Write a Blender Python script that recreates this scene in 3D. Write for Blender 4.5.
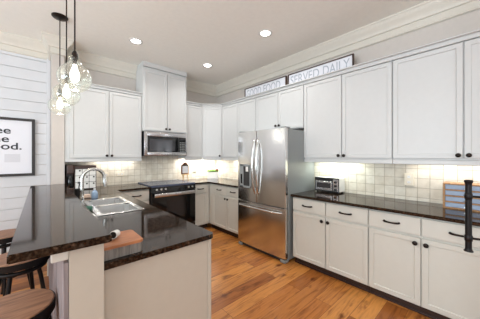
import bpy, bmesh, math, random
from mathutils import Vector, Matrix
random.seed(7)
S = bpy.context.scene
COL = S.collection
PI = math.pi
for o in list(bpy.data.objects):
    bpy.data.objects.remove(o, do_unlink=True)

# ------------------------------------------------------------------ camera
EYE = 1.409
YAW = math.radians(41.8093)
cam = bpy.data.cameras.new('camera')
cam.sensor_fit = 'HORIZONTAL'
cam.sensor_width = 36.0
cam.lens = 222.96 / 480 * 36.0
cam.shift_y = -(159.5 - 156.28) / 480
cam.clip_start = 0.02
cam_ob = bpy.data.objects.new('camera', cam)
COL.objects.link(cam_ob)
cam_ob.location = (0, 0, EYE)
cam_ob.rotation_euler = (PI / 2, 0, -YAW)
S.camera = cam_ob
FW = Vector((math.sin(YAW), math.cos(YAW), 0))
RT = Vector((math.cos(YAW), -math.sin(YAW), 0))

# ------------------------------------------------------------------ world, exposure
w = bpy.data.worlds.new('world')
S.world = w
w.use_nodes = True
bgn = w.node_tree.nodes['Background']
bgn.inputs[0].default_value = (0.92, 0.96, 1.0, 1)
bgn.inputs[1].default_value = 1.0
S.view_settings.view_transform = 'Standard'
S.view_settings.look = 'None'
S.view_settings.gamma = 1
S.view_settings.use_curve_mapping = False
S.view_settings.exposure = 0.12

# ------------------------------------------------------------------ large lights
def area(name, loc, aim, sx, sy, power, color=(1, 1, 1)):
    l = bpy.data.lights.new(name, 'AREA')
    l.shape = 'RECTANGLE'; l.size = sx; l.size_y = sy
    l.energy = power; l.color = color
    o = bpy.data.objects.new(name, l); COL.objects.link(o)
    o.location = loc
    o.rotation_euler = Vector(aim).to_track_quat('-Z', 'Y').to_euler()
    return o
area('fill_rear', (-0.4, -3.92, 1.55), (0, 1, 1.3), 3.6, 2.1, 105, (0.81, 0.92, 1.0))  # added fill at the unseen rear opening, tilted up to brighten the ceiling
area('fill_left', (-3.92, 0.6, 1.55), (1, 0, 1.5), 3.6, 2.1, 300, (0.79, 0.91, 1.0))  # stronger added fill from the unseen left side, aimed up for ceiling bounce
CAN_POWER = 24
UNDER_POWER = 0.34

# ------------------------------------------------------------------ dimensions
W, D, H = 3.1215, 4.3228, 3.04        # right wall x, back wall y, ceiling
CB, CU = 2.4743, 2.8168               # faces of base and upper cabinets on the right wall
BB, BU = 3.676, 3.9835                # the same on the back wall
CT = 0.914

# ------------------------------------------------------------------ materials
def newmat(name):
    m = bpy.data.materials.new(name); m.use_nodes = True
    nt = m.node_tree
    return m, nt, nt.nodes['Principled BSDF']
def N(nt, kind, **kw):
    n = nt.nodes.new(kind)
    for k, v in kw.items(): setattr(n, k, v)
    return n
def srgb(r, g, b):
    f = lambda c: (c / 255 / 12.92) if c <= 10 else ((c / 255 + 0.055) / 1.055) ** 2.4
    return (f(r), f(g), f(b), 1)
def plain(name, col, rough=0.5, metal=0.0, spec=0.5, noise=0.0, nscale=20, bump=0.0, coat=0.0):
    m, nt, b = newmat(name)
    b.inputs['Base Color'].default_value = col
    b.inputs['Roughness'].default_value = rough
    b.inputs['Metallic'].default_value = metal
    b.inputs['Specular IOR Level'].default_value = spec
    b.inputs['Coat Weight'].default_value = coat
    tc = N(nt, 'ShaderNodeTexCoord')
    nz = N(nt, 'ShaderNodeTexNoise'); nz.inputs['Scale'].default_value = nscale
    nz.inputs['Detail'].default_value = 4
    nt.links.new(tc.outputs['Object'], nz.inputs['Vector'])
    mx = N(nt, 'ShaderNodeMix', data_type='RGBA', blend_type='MULTIPLY')
    mx.inputs['Factor'].default_value = 1.0
    rp = N(nt, 'ShaderNodeValToRGB')
    lo = 1 - noise
    rp.color_ramp.elements[0].color = (lo, lo, lo, 1); rp.color_ramp.elements[1].color = (1, 1, 1, 1)
    rp.color_ramp.elements[0].position = 0.3; rp.color_ramp.elements[1].position = 0.7
    nt.links.new(nz.outputs['Fac'], rp.inputs['Fac'])
    mx.inputs['A'].default_value = col
    nt.links.new(rp.outputs['Color'], mx.inputs['B'])
    nt.links.new(mx.outputs['Result'], b.inputs['Base Color'])
    if bump:
        bp = N(nt, 'ShaderNodeBump'); bp.inputs['Strength'].default_value = bump
        bp.inputs['Distance'].default_value = 0.01
        nt.links.new(nz.outputs['Fac'], bp.inputs['Height'])
        nt.links.new(bp.outputs['Normal'], b.inputs['Normal'])
    return m
def glow(name, col, strength):
    m, nt, b = newmat(name)
    b.inputs['Base Color'].default_value = col
    b.inputs['Emission Color'].default_value = col
    b.inputs['Emission Strength'].default_value = strength
    return m
def ramp(nt, fac, stops):
    r = N(nt, 'ShaderNodeValToRGB')
    e = r.color_ramp.elements
    while len(e) < len(stops): e.new(0.5)
    for i, (p, c) in enumerate(stops):
        e[i].position = p; e[i].color = c
    nt.links.new(fac, r.inputs['Fac'])
    return r
def mapping(nt, scale=(1, 1, 1), swap=None):
    tc = N(nt, 'ShaderNodeTexCoord')
    out = tc.outputs['Object']
    if swap:
        sp = N(nt, 'ShaderNodeSeparateXYZ'); cb_ = N(nt, 'ShaderNodeCombineXYZ')
        nt.links.new(out, sp.inputs[0])
        for i, a in enumerate(swap): nt.links.new(sp.outputs['XYZ'.index(a)], cb_.inputs[i])
        out = cb_.outputs[0]
    mp = N(nt, 'ShaderNodeMapping'); mp.inputs['Scale'].default_value = scale
    nt.links.new(out, mp.inputs['Vector'])
    return mp.outputs['Vector']
def mult(nt, a, b, fac=1.0, mode='MULTIPLY'):
    mx = N(nt, 'ShaderNodeMix', data_type='RGBA', blend_type=mode)
    mx.inputs['Factor'].default_value = fac
    nt.links.new(a, mx.inputs['A']); nt.links.new(b, mx.inputs['B'])
    return mx.outputs['Result']

def wood_floor():
    m, nt, b = newmat('hickory_planks')
    v = mapping(nt)
    br = N(nt, 'ShaderNodeTexBrick'); br.offset = 0.37; br.offset_frequency = 2; br.squash = 1
    br.inputs['Scale'].default_value = 1
    br.inputs['Brick Width'].default_value = 1.25; br.inputs['Row Height'].default_value = 0.165
    br.inputs['Mortar Size'].default_value = 0.0022; br.inputs['Mortar Smooth'].default_value = 0.3
    br.inputs['Color1'].default_value = (0, 0, 0, 1); br.inputs['Color2'].default_value = (1, 1, 1, 1)
    br.inputs['Mortar'].default_value = (0.5, 0.5, 0.5, 1)
    nt.links.new(v, br.inputs['Vector'])
    base = ramp(nt, br.outputs['Color'], [(0.0, srgb(146, 84, 38)), (0.3, srgb(184, 114, 54)), (0.7, srgb(214, 146, 76)), (1.0, srgb(166, 98, 46))])
    v2 = mapping(nt, (1.6, 14, 1))
    sh = N(nt, 'ShaderNodeVectorMath', operation='ADD')
    sc = N(nt, 'ShaderNodeVectorMath', operation='SCALE'); sc.inputs['Scale'].default_value = 9
    nt.links.new(br.outputs['Color'], sc.inputs[0])
    nt.links.new(v2, sh.inputs[0]); nt.links.new(sc.outputs[0], sh.inputs[1])
    g = N(nt, 'ShaderNodeTexNoise'); g.inputs['Scale'].default_value = 1.8; g.inputs['Detail'].default_value = 7
    g.inputs['Distortion'].default_value = 1.1
    nt.links.new(sh.outputs[0], g.inputs['Vector'])
    gr = ramp(nt, g.outputs['Fac'], [(0.3, (0.50, 0.40, 0.34, 1)), (0.47, (0.9, 0.88, 0.86, 1)), (0.62, (1.05, 1.05, 1.02, 1)), (0.75, (0.8, 0.74, 0.68, 1))])
    c = mult(nt, base.outputs['Color'], gr.outputs['Color'])
    v3 = mapping(nt, (3.2, 6.5, 1))
    k = N(nt, 'ShaderNodeTexNoise'); k.inputs['Scale'].default_value = 1.0; k.inputs['Detail'].default_value = 3
    nt.links.new(v3, k.inputs['Vector'])
    kr = ramp(nt, k.outputs['Fac'], [(0.29, (0.28, 0.18, 0.13, 1)), (0.385, (1, 1, 1, 1))])
    c = mult(nt, c, kr.outputs['Color'])
    mo = ramp(nt, br.outputs['Fac'], [(0.0, (1, 1, 1, 1)), (1.0, (0.35, 0.28, 0.22, 1))])
    c = mult(nt, c, mo.outputs['Color'])
    nt.links.new(c, b.inputs['Base Color'])
    b.inputs['Roughness'].default_value = 0.36
    b.inputs['Specular IOR Level'].default_value = 0.35
    bp = N(nt, 'ShaderNodeBump'); bp.inputs['Strength'].default_value = 0.25; bp.inputs['Distance'].default_value = 0.004
    nt.links.new(g.outputs['Fac'], bp.inputs['Height']); nt.links.new(bp.outputs['Normal'], b.inputs['Normal'])
    return m
def granite():
    m, nt, b = newmat('brown_black_granite')
    v = mapping(nt)
    n1 = N(nt, 'ShaderNodeTexNoise'); n1.inputs['Scale'].default_value = 75; n1.inputs['Detail'].default_value = 3
    nt.links.new(v, n1.inputs['Vector'])
    r1 = ramp(nt, n1.outputs['Fac'], [(0.40, (0.011, 0.007, 0.0048, 1)), (0.52, (0.036, 0.0215, 0.0135, 1)), (0.64, (0.056, 0.036, 0.024, 1)), (0.74, (0.12, 0.092, 0.073, 1))])
    n2 = N(nt, 'ShaderNodeTexVoronoi'); n2.inputs['Scale'].default_value = 42
    nt.links.new(v, n2.inputs['Vector'])
    r2 = ramp(nt, n2.outputs['Distance'], [(0.1, (1.5, 1.3, 1.2, 1)), (0.5, (0.7, 0.7, 0.7, 1))])
    nt.links.new(mult(nt, r1.outputs['Color'], r2.outputs['Color']), b.inputs['Base Color'])
    b.inputs['Roughness'].default_value = 0.07
    b.inputs['Specular IOR Level'].default_value = 0.25
    b.inputs['Specular Tint'].default_value = (1.0, 0.80, 0.66, 1)
    return m
def tile(name, swap):
    m, nt, b = newmat(name)
    v = mapping(nt, (1, 1, 1), swap)
    br = N(nt, 'ShaderNodeTexBrick'); br.offset = 0.0; br.squash = 1
    br.inputs['Scale'].default_value = 1
    br.inputs['Brick Width'].default_value = 0.106; br.inputs['Row Height'].default_value = 0.106
    br.inputs['Mortar Size'].default_value = 0.0026; br.inputs['Mortar Smooth'].default_value = 0.2
    br.inputs['Color1'].default_value = srgb(226, 220, 206); br.inputs['Color2'].default_value = srgb(214, 205, 188)
    br.inputs['Mortar'].default_value = srgb(172, 160, 142)
    nt.links.new(v, br.inputs['Vector'])
    nz = N(nt, 'ShaderNodeTexNoise'); nz.inputs['Scale'].default_value = 14; nz.inputs['Detail'].default_value = 5
    nt.links.new(v, nz.inputs['Vector'])
    r = ramp(nt, nz.outputs['Fac'], [(0.35, (0.88, 0.86, 0.83, 1)), (0.6, (1, 1, 1, 1))])
    nt.links.new(mult(nt, br.outputs['Color'], r.outputs['Color']), b.inputs['Base Color'])
    b.inputs['Roughness'].default_value = 0.45
    bp = N(nt, 'ShaderNodeBump'); bp.invert = True; bp.inputs['Strength'].default_value = 0.6; bp.inputs['Distance'].default_value = 0.004
    nt.links.new(br.outputs['Fac'], bp.inputs['Height']); nt.links.new(bp.outputs['Normal'], b.inputs['Normal'])
    return m
def steel(name, axis_scale, col=(0.76, 0.75, 0.74, 1), rough=0.19):
    m, nt, b = newmat(name)
    b.inputs['Metallic'].default_value = 1.0
    v = mapping(nt, axis_scale)
    nz = N(nt, 'ShaderNodeTexNoise'); nz.inputs['Scale'].default_value = 1; nz.inputs['Detail'].default_value = 3
    nt.links.new(v, nz.inputs['Vector'])
    r = ramp(nt, nz.outputs['Fac'], [(0.3, (col[0] * .86, col[1] * .86, col[2] * .86, 1)), (0.7, col)])
    nt.links.new(r.outputs['Color'], b.inputs['Base Color'])
    b.inputs['Roughness'].default_value = rough
    bp = N(nt, 'ShaderNodeBump'); bp.inputs['Strength'].default_value = 0.05; bp.inputs['Distance'].default_value = 0.002
    nt.links.new(nz.outputs['Fac'], bp.inputs['Height']); nt.links.new(bp.outputs['Normal'], b.inputs['Normal'])
    return m
def wood(name, c0, c1, scale, rough=0.45):
    m, nt, b = newmat(name)
    v = mapping(nt, scale)
    nz = N(nt, 'ShaderNodeTexNoise'); nz.inputs['Scale'].default_value = 1; nz.inputs['Detail'].default_value = 6
    nz.inputs['Distortion'].default_value = 0.6
    nt.links.new(v, nz.inputs['Vector'])
    r = ramp(nt, nz.outputs['Fac'], [(0.3, c0), (0.68, c1)])
    nt.links.new(r.outputs['Color'], b.inputs['Base Color'])
    b.inputs['Roughness'].default_value = rough
    return m
def thin_glass(name, tint, gloss=0.12):
    m = bpy.data.materials.new(name); m.use_nodes = True
    nt = m.node_tree; nt.nodes.clear()
    out = N(nt, 'ShaderNodeOutputMaterial')
    tr = N(nt, 'ShaderNodeBsdfTransparent'); tr.inputs[0].default_value = tint
    gl = N(nt, 'ShaderNodeBsdfGlossy'); gl.inputs['Roughness'].default_value = 0.04
    lw = N(nt, 'ShaderNodeLayerWeight'); lw.inputs['Blend'].default_value = gloss
    tc = N(nt, 'ShaderNodeTexCoord')
    nz = N(nt, 'ShaderNodeTexNoise'); nz.inputs['Scale'].default_value = 38; nz.inputs['Detail'].default_value = 2
    nt.links.new(tc.outputs['Object'], nz.inputs['Vector'])
    bp = N(nt, 'ShaderNodeBump'); bp.inputs['Strength'].default_value = 0.08; bp.inputs['Distance'].default_value = 0.01
    nt.links.new(nz.outputs['Fac'], bp.inputs['Height'])
    nt.links.new(bp.outputs['Normal'], gl.inputs['Normal']); nt.links.new(bp.outputs['Normal'], lw.inputs['Normal'])
    mx = N(nt, 'ShaderNodeMixShader')
    nt.links.new(lw.outputs['Facing'], mx.inputs[0])
    nt.links.new(tr.outputs[0], mx.inputs[1]); nt.links.new(gl.outputs[0], mx.inputs[2])
    tl = N(nt, 'ShaderNodeBsdfTranslucent'); tl.inputs[0].default_value = (0.95, 0.95, 0.92, 1)
    m2 = N(nt, 'ShaderNodeMixShader'); m2.inputs[0].default_value = 0.025
    nt.links.new(mx.outputs[0], m2.inputs[1]); nt.links.new(tl.outputs[0], m2.inputs[2])
    nt.links.new(m2.outputs[0], out.inputs[0])
    return m

M = dict(
    floor=wood_floor(), granite=granite(),
    tile_back=tile('cream_tile_back', 'XZY'), tile_right=tile('cream_tile_right', 'YZX'),
    wall=plain('greige_wall_paint', srgb(202, 194, 187), 0.75, noise=0.04),
    ceiling=plain('ceiling_paint', srgb(243, 240, 233), 0.85, noise=0.03),
    crown=plain('cream_crown_paint', srgb(214, 208, 197), 0.5, noise=0.03),
    white=plain('white_cabinet_paint', srgb(206, 206, 205), 0.38, noise=0.02),
    warm=plain('off_white_cabinet_paint', srgb(205, 202, 193), 0.38, noise=0.02),
    penin=plain('beige_panel_paint', srgb(192, 182, 168), 0.45, noise=0.03),
    shiplap=plain('white_shiplap_paint', srgb(212, 213, 216), 0.5, noise=0.05, nscale=8),
    shiplapgap=plain('shiplap_groove', srgb(120, 120, 126), 0.8),
    bronze=plain('oil_rubbed_bronze', srgb(40, 32, 28), 0.38, 0.7),
    iron=plain('black_iron', srgb(26, 22, 22), 0.42, 0.6),
    black=plain('black_plastic', srgb(20, 20, 21), 0.35),
    blackglass=plain('black_glass', srgb(10, 10, 11), 0.06, spec=0.6),
    ovenglass=plain('oven_black_glass', srgb(9, 9, 10), 0.12, spec=0.5),
    cooktop=plain('slate_glass_cooktop', srgb(66, 74, 94), 0.25, spec=0.6),
    toe=plain('dark_brown_toe_kick', srgb(52, 32, 25), 0.5),
    steelv=steel('brushed_steel_fridge', (4, 4, 0.4)),
    steelh=steel('brushed_steel_appliance', (1, 1, 60), (0.60, 0.59, 0.60, 1), 0.26),
    chrome=plain('satin_nickel', (0.66, 0.65, 0.63, 1), 0.16, 1.0),
    bowl=plain('satin_bowl_steel', (0.66, 0.66, 0.66, 1), 0.42, 0.55),
    nickel=plain('brushed_nickel', (0.50, 0.49, 0.47, 1), 0.24, 1.0),
    sink=steel('sink_steel', (30, 30, 30), (0.72, 0.72, 0.72, 1), 0.22),
    fside=plain('grey_fridge_side', srgb(142, 146, 146), 0.28, 0.0),
    walnut=wood('dark_walnut', srgb(46, 30, 24), srgb(74, 50, 40), (4, 4, 60), 0.4),
    frame=wood('espresso_frame', srgb(58, 42, 36), srgb(86, 66, 58), (30, 30, 4), 0.5),
    blackframe=plain('black_picture_frame', srgb(38, 32, 31), 0.45),
    brown=wood('mid_brown_wood', srgb(104, 68, 52), srgb(136, 94, 74), (30, 30, 6), 0.5),
    oak=wood('honey_oak', srgb(150, 106, 66), srgb(184, 140, 94), (6, 60, 60), 0.5),
    seat=wood('stool_seat_wood', srgb(112, 74, 52), srgb(166, 118, 86), (7, 42, 5), 0.45),
    copper=wood('orange_brown_wood', srgb(152, 92, 56), srgb(182, 118, 76), (9, 30, 9), 0.5),
    barn=wood('weathered_grey_planks', srgb(104, 92, 92), srgb(158, 146, 146), (40, 26, 2), 0.6),
    greybox=wood('grey_ribbed_side', srgb(98, 92, 86), srgb(142, 134, 127), (90, 60, 8), 0.5),
    paper=plain('white_paper', srgb(228, 228, 234), 0.7),
    cream=plain('cream_plastic', srgb(226, 216, 196), 0.45),
    ceramic=plain('white_ceramic', srgb(232, 230, 226), 0.2),
    blue=plain('blue_grey_paint', srgb(156, 171, 194), 0.45, noise=0.15, nscale=14),
    greytext=plain('grey_lettering', srgb(172, 177, 187), 0.6),
    inktext=plain('charcoal_lettering', srgb(40, 42, 48), 0.6),
    leaf=plain('succulent_green', srgb(126, 170, 60), 0.5, noise=0.4, nscale=30),
    berry=plain('dark_red_bud', srgb(126, 52, 44), 0.5),
    teal=plain('green_sponge', srgb(84, 128, 110), 0.9, noise=0.3),
    bluesoap=plain('blue_soap', srgb(158, 182, 212), 0.15, coat=0.5),
    glass=thin_glass('clear_seeded_glass', (0.97, 0.98, 0.96, 1), 0.12),
    rubber=plain('dark_gasket', srgb(44, 42, 42), 0.6),
    gold=plain('easel_wood', srgb(206, 170, 116), 0.5),
    bulb=glow('bulb_glow', (1.0, 0.95, 0.86, 1), 9),
    can=glow('can_lens_glow', (1.0, 0.98, 0.95, 1), 12),
    led=glow('led_strip_glow', (1.0, 0.96, 0.88, 1), 5),
    ovenwin=plain('microwave_window', srgb(70, 68, 70), 0.12, 0.4),
)

# ------------------------------------------------------------------ mesh helpers
def bmn(): return bmesh.new()
def box(bm, x0, x1, y0, y1, z0, z1, bev=0.0, seg=2):
    t = bmesh.new()
    bmesh.ops.create_cube(t, size=1)
    for v in t.verts:
        v.co = Vector(((x0 + x1) / 2 + v.co.x * (x1 - x0), (y0 + y1) / 2 + v.co.y * (y1 - y0), (z0 + z1) / 2 + v.co.z * (z1 - z0)))
    if bev > 0:
        bmesh.ops.bevel(t, geom=list(t.edges), offset=bev, segments=seg, affect='EDGES', profile=0.5)
    merge(bm, t)
def merge(bm, t, mat=None):
    if mat is not None: bmesh.ops.transform(t, matrix=mat, verts=list(t.verts))
    me = bpy.data.meshes.new('tmp'); t.to_mesh(me); t.free()
    bm.from_mesh(me); bpy.data.meshes.remove(me)
def prism(bm, pts, z0, z1, bev=0.0):
    t = bmesh.new()
    vs = [t.verts.new((p[0], p[1], z0)) for p in pts]
    f = t.faces.new(vs)
    r = bmesh.ops.extrude_face_region(t, geom=[f])
    for v in r['geom']:
        if isinstance(v, bmesh.types.BMVert): v.co.z = z1
    bmesh.ops.recalc_face_normals(t, faces=list(t.faces))
    if bev > 0:
        es = [e for e in t.edges if abs(e.verts[0].co.z - e.verts[1].co.z) < 1e-6]
        bmesh.ops.bevel(t, geom=es, offset=bev, segments=2, affect='EDGES')
    merge(bm, t)
def lathe(bm, prof, c=(0, 0, 0), n=24, axis='Z', close=True):
    """prof: list of (radius, height)"""
    t = bmesh.new()
    rings = []
    for r, h in prof:
        if r < 1e-5: rings.append([t.verts.new((0, 0, h))])
        else: rings.append([t.verts.new((r * math.cos(2 * PI * i / n), r * math.sin(2 * PI * i / n), h)) for i in range(n)])
    for a, b in zip(rings[:-1], rings[1:]):
        for i in range(n):
            j = (i + 1) % n
            if len(a) == 1 and len(b) == 1: continue
            if len(a) == 1: t.faces.new((a[0], b[i], b[j]))
            elif len(b) == 1: t.faces.new((a[i], a[j], b[0]))
            else: t.faces.new((a[i], a[j], b[j], b[i]))
    bmesh.ops.recalc_face_normals(t, faces=list(t.faces))
    mt = Matrix.Translation(Vector(c))
    if axis == 'X': mt = mt @ Matrix.Rotation(PI / 2, 4, 'Y')
    if axis == 'Y': mt = mt @ Matrix.Rotation(-PI / 2, 4, 'X')
    if isinstance(axis, Vector): mt = mt @ axis.to_track_quat('Z', 'Y').to_matrix().to_4x4()
    merge(bm, t, mt)
def tube(bm, pts, r, n=10, flat=None):
    """round bar along pts; r may be a list"""
    pts = [Vector(p) for p in pts]
    t = bmesh.new(); rings = []
    up = Vector((0, 0, 1))
    prev = None
    for i, p in enumerate(pts):
        d = (pts[min(i + 1, len(pts) - 1)] - pts[max(i - 1, 0)]).normalized()
        if prev is None:
            ref = up if abs(d.dot(up)) < 0.95 else Vector((1, 0, 0))
            u = d.cross(ref).normalized()
        else:
            u = (prev - d * prev.dot(d)).normalized()
        prev = u
        v = d.cross(u)
        rr = r[i] if isinstance(r, (list, tuple)) else r
        rings.append([t.verts.new(p + u * rr * math.cos(2 * PI * k / n) + v * rr * math.sin(2 * PI * k / n)) for k in range(n)])
    for a, b in zip(rings[:-1], rings[1:]):
        for k in range(n):
            j = (k + 1) % n
            t.faces.new((a[k], a[j], b[j], b[k]))
    t.faces.new(rings[0]); t.faces.new(rings[-1])
    bmesh.ops.recalc_face_normals(t, faces=list(t.faces))
    merge(bm, t)
def torus(bm, c, R, r, n=40, m=8, axis=None):
    pts = [Vector(c) + Vector((R * math.cos(2 * PI * i / n), R * math.sin(2 * PI * i / n), 0)) for i in range(n + 1)]
    tube(bm, pts, r, m)
def obj(name, bm, mat, parent=None, smooth=None):
    me = bpy.data.meshes.new(name)
    bm.to_mesh(me); bm.free()
    me.materials.append(mat)
    if smooth is not None:
        for p in me.polygons: p.use_smooth = True
        me.set_sharp_from_angle(angle=math.radians(smooth))
    o = bpy.data.objects.new(name, me); COL.objects.link(o)
    if parent: o.parent = parent
    return o
def tag(o, label, cat, group=None):
    o['label'] = label; o['category'] = cat
    if group: o['group'] = group
    return o
def thing(name, label, cat, loc=(0, 0, 0), rotz=0, group=None):
    o = bpy.data.objects.new(name, None); COL.objects.link(o)
    o.empty_display_size = 0.05
    o.location = loc; o.rotation_euler = (0, 0, rotz)
    return tag(o, label, cat, group)
def struct(name, bm, mat, smooth=None):
    o = obj(name, bm, mat, None, smooth); o['kind'] = 'structure'
    return o
def dup(root, loc, rotz=0, label=None):
    def cp(o, parent):
        c = o.copy(); COL.objects.link(c)
        if parent: c.parent = parent
        for ch in [q for q in bpy.data.objects if q.parent == o]: cp(ch, c)
        return c
    r = cp(root, None)
    r.location = loc; r.rotation_euler = (0, 0, rotz)
    if label: r['label'] = label
    return r
def text_bm(body, size, depth=0.001, offset=0.0, sx=1.0, spacing=1.0):
    """text as a mesh in the XZ plane facing -Y, starting at the origin"""
    cu = bpy.data.curves.new('lettering', 'FONT')
    cu.body = body; cu.size = size; cu.extrude = depth; cu.offset = offset; cu.space_character = spacing
    to = bpy.data.objects.new('lettering', cu); COL.objects.link(to)
    dg = bpy.context.evaluated_depsgraph_get()
    me = bpy.data.meshes.new_from_object(to.evaluated_get(dg))
    bpy.data.objects.remove(to, do_unlink=True); bpy.data.curves.remove(cu)
    bm = bmesh.new(); bm.from_mesh(me); bpy.data.meshes.remove(me)
    bmesh.ops.transform(bm, matrix=Matrix.Rotation(PI / 2, 4, 'X') @ Matrix.Scale(sx, 4, (1, 0, 0)), verts=list(bm.verts))
    return bm
def width(bm):
    xs = [v.co.x for v in bm.verts]
    return min(xs), max(xs)

# ------------------------------------------------------------------ setting
XL, YR = -4.0, -4.0
bm = bmn(); box(bm, XL, W, YR, D, -0.1, 0); struct('floor', bm, M['floor'])
bm = bmn(); box(bm, XL, W, YR, D, H, H + 0.1); struct('ceiling', bm, M['ceiling'])
bm = bmn(); box(bm, W, W + 0.1, YR - 0.1, D + 0.1, -0.1, H + 0.1); struct('wall_right', bm, M['wall'])
bm = bmn(); box(bm, XL - 0.1, W, D, D + 0.1, -0.1, H + 0.1); struct('wall_back', bm, M['wall'])
PX0, PX1, PY = 0.110, 0.251, 3.99
bm = bmn(); box(bm, PX0, PX1, PY, D, 0, H); struct('wall_column', bm, M['wall'])
# the two walls behind the camera, each with a wide window opening
bm = bmn()
box(bm, XL - 0.1, XL, YR - 0.1, D, -0.1, 0.5); box(bm, XL - 0.1, XL, YR - 0.1, D, 2.6, H + 0.1)
box(bm, XL - 0.1, XL, YR - 0.1, -1.2, 0.5, 2.6); box(bm, XL - 0.1, XL, 2.4, D, 0.5, 2.6)
struct('wall_left', bm, M['wall'])
bm = bmn()
box(bm, XL, W, YR - 0.1, YR, -0.1, 0.5); box(bm, XL, W, YR - 0.1, YR, 2.6, H + 0.1)
box(bm, XL, -2.2, YR - 0.1, YR, 0.5, 2.6); box(bm, 1.4, W, YR - 0.1, YR, 0.5, 2.6)
struct('wall_front', bm, M['wall'])
# shiplap boards on the back wall, left of the column
bm = bmn()
z = 0.10
while z < 2.80:
    box(bm, XL, PX0 - 0.03, D - 0.018, D - 0.0005, z + 0.0025, min(z + 0.146, 2.83), 0.002, 1)
    z += 0.1485
box(bm, PX0 - 0.045, PX0 - 0.001, D - 0.030, D - 0.0005, 0.0, 2.83, 0.003, 1)
struct('wall_shiplap', bm, M['shiplap'])
bm = bmn(); box(bm, XL, PX0 - 0.05, D - 0.034, D - 0.0185, 0, 0.14, 0.004); struct('baseboard_back', bm, M['crown'])

def sweep(path, prof):
    """prof (offset towards the room, z), room lies left of the path"""
    bm = bmesh.new(); rings = []
    P = [Vector((p[0], p[1], 0)) for p in path]
    for i, p in enumerate(P):
        def nrm(a, b):
            d = (b - a).normalized(); return Vector((-d.y, d.x, 0))
        if i == 0: m_ = nrm(P[0], P[1])
        elif i == len(P) - 1: m_ = nrm(P[-2], P[-1])
        else:
            a, b = nrm(P[i - 1], p), nrm(p, P[i + 1])
            m_ = (a + b) / (1 + a.dot(b))
        rings.append([bm.verts.new(p + m_ * o + Vector((0, 0, z))) for o, z in prof])
    for a, b in zip(rings[:-1], rings[1:]):
        for k in range(len(prof)):
            j = (k + 1) % len(prof)
            bm.faces.new((a[k], a[j], b[j], b[k]))
    bm.faces.new(rings[0]); bm.faces.new(rings[-1])
    bmesh.ops.recalc_face_normals(bm, faces=list(bm.faces))
    return bm
crown_prof = [(0, 2.812), (0.016, 2.812), (0.026, 2.820), (0.026, 2.830), (0.012, 2.840), (0.012, 2.905), (0.030, 2.908), (0.034, 2.922),
              (0.045, 2.945), (0.070, 2.975), (0.088, 3.005), (0.092, 3.018), (0.100, 3.020), (0.102, H), (0, H)]
TX0, TX1, TY = 1.300, 2.122, 3.925            # the tall cabinet over the microwave
struct('trim_1', sweep([(W, YR), (W, D), (TX1 + 0.002, D)], crown_prof), M['crown'], 40)
struct('trim_2', sweep([(TX0 - 0.002, D), (PX1, D), (PX1, PY), (PX0, PY), (PX0, D), (XL, D), (XL, YR)], crown_prof), M['crown'], 40)
# tiled backsplashes
bm = bmn(); box(bm, PX1 + 0.001, W - 0.013, D - 0.012, D - 0.0005, CT + 0.001, 1.44); o = struct('trim_3', bm, M['tile_back'])
bm = bmn(); box(bm, W - 0.012, W - 0.0005, -0.55, D - 0.0005, CT + 0.001, 1.40); o = struct('trim_4', bm, M['tile_right'])

# ------------------------------------------------------------------ cabinets
class Fr:
    """front frame: A along the width, N out of the front, origin on the floor (thing origin)"""
    def __init__(s, A, Nn): s.A, s.N = Vector(A), Vector(Nn)
    def mat(s): 
        return Matrix(((s.A.x, s.N.x, 0, 0), (s.A.y, s.N.y, 0, 0), (0, 0, 1, 0), (0, 0, 0, 1)))
def put(name, bm, mat, fr, parent, smooth=None):
    bmesh.ops.transform(bm, matrix=fr.mat(), verts=list(bm.verts))
    bmesh.ops.recalc_face_normals(bm, faces=list(bm.faces))
    return obj(name, bm, mat, parent, smooth)
FB = Fr((1, 0, 0), (0, -1, 0))      # back wall fronts face -Y, width runs +X
FRT = Fr((0, -1, 0), (-1, 0, 0))    # right wall fronts face -X, width runs -Y (left to right)
def panel_bm(a0, a1, z0, z1, n0=0.0, th=0.02, rail=0.058, rec=0.009):
    """shaker door: box with recessed field"""
    t = bmesh.new()
    bmesh.ops.create_cube(t, size=1)
    for v in t.verts:
        v.co = Vector(((a0 + a1) / 2 + v.co.x * (a1 - a0), n0 + th / 2 + v.co.y * th, (z0 + z1) / 2 + v.co.z * (z1 - z0)))
    t.normal_update()
    if rail:
        f = max(t.faces, key=lambda q: q.normal.y)
        bmesh.ops.inset_region(t, faces=[f], thickness=rail)
        bmesh.ops.inset_region(t, faces=[f], thickness=0.007, depth=-rec)
    t.normal_update()
    es = [e for e in t.edges if all(abs(v.co.y - n0 - th) < 1e-6 for v in e.verts) and
          (abs(e.verts[0].co.x - a0) < 1e-5 and abs(e.verts[1].co.x - a0) < 1e-5 or abs(e.verts[0].co.x - a1) < 1e-5 and abs(e.verts[1].co.x - a1) < 1e-5 or
           abs(e.verts[0].co.z - z0) < 1e-5 and abs(e.verts[1].co.z - z0) < 1e-5 or abs(e.verts[0].co.z - z1) < 1e-5 and abs(e.verts[1].co.z - z1) < 1e-5)]
    bmesh.ops.bevel(t, geom=es, offset=0.003, segments=1, affect='EDGES')
    return t
def knob_bm(a, z, n0):
    b = bmn()
    lathe(b, [(0.0075, 0), (0.006, 0.004), (0.0055, 0.012), (0.013, 0.016), (0.0195, 0.021), (0.0195, 0.027), (0.013, 0.032), (0, 0.034)], (a, n0, z), 16, 'Y')
    return b
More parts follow.
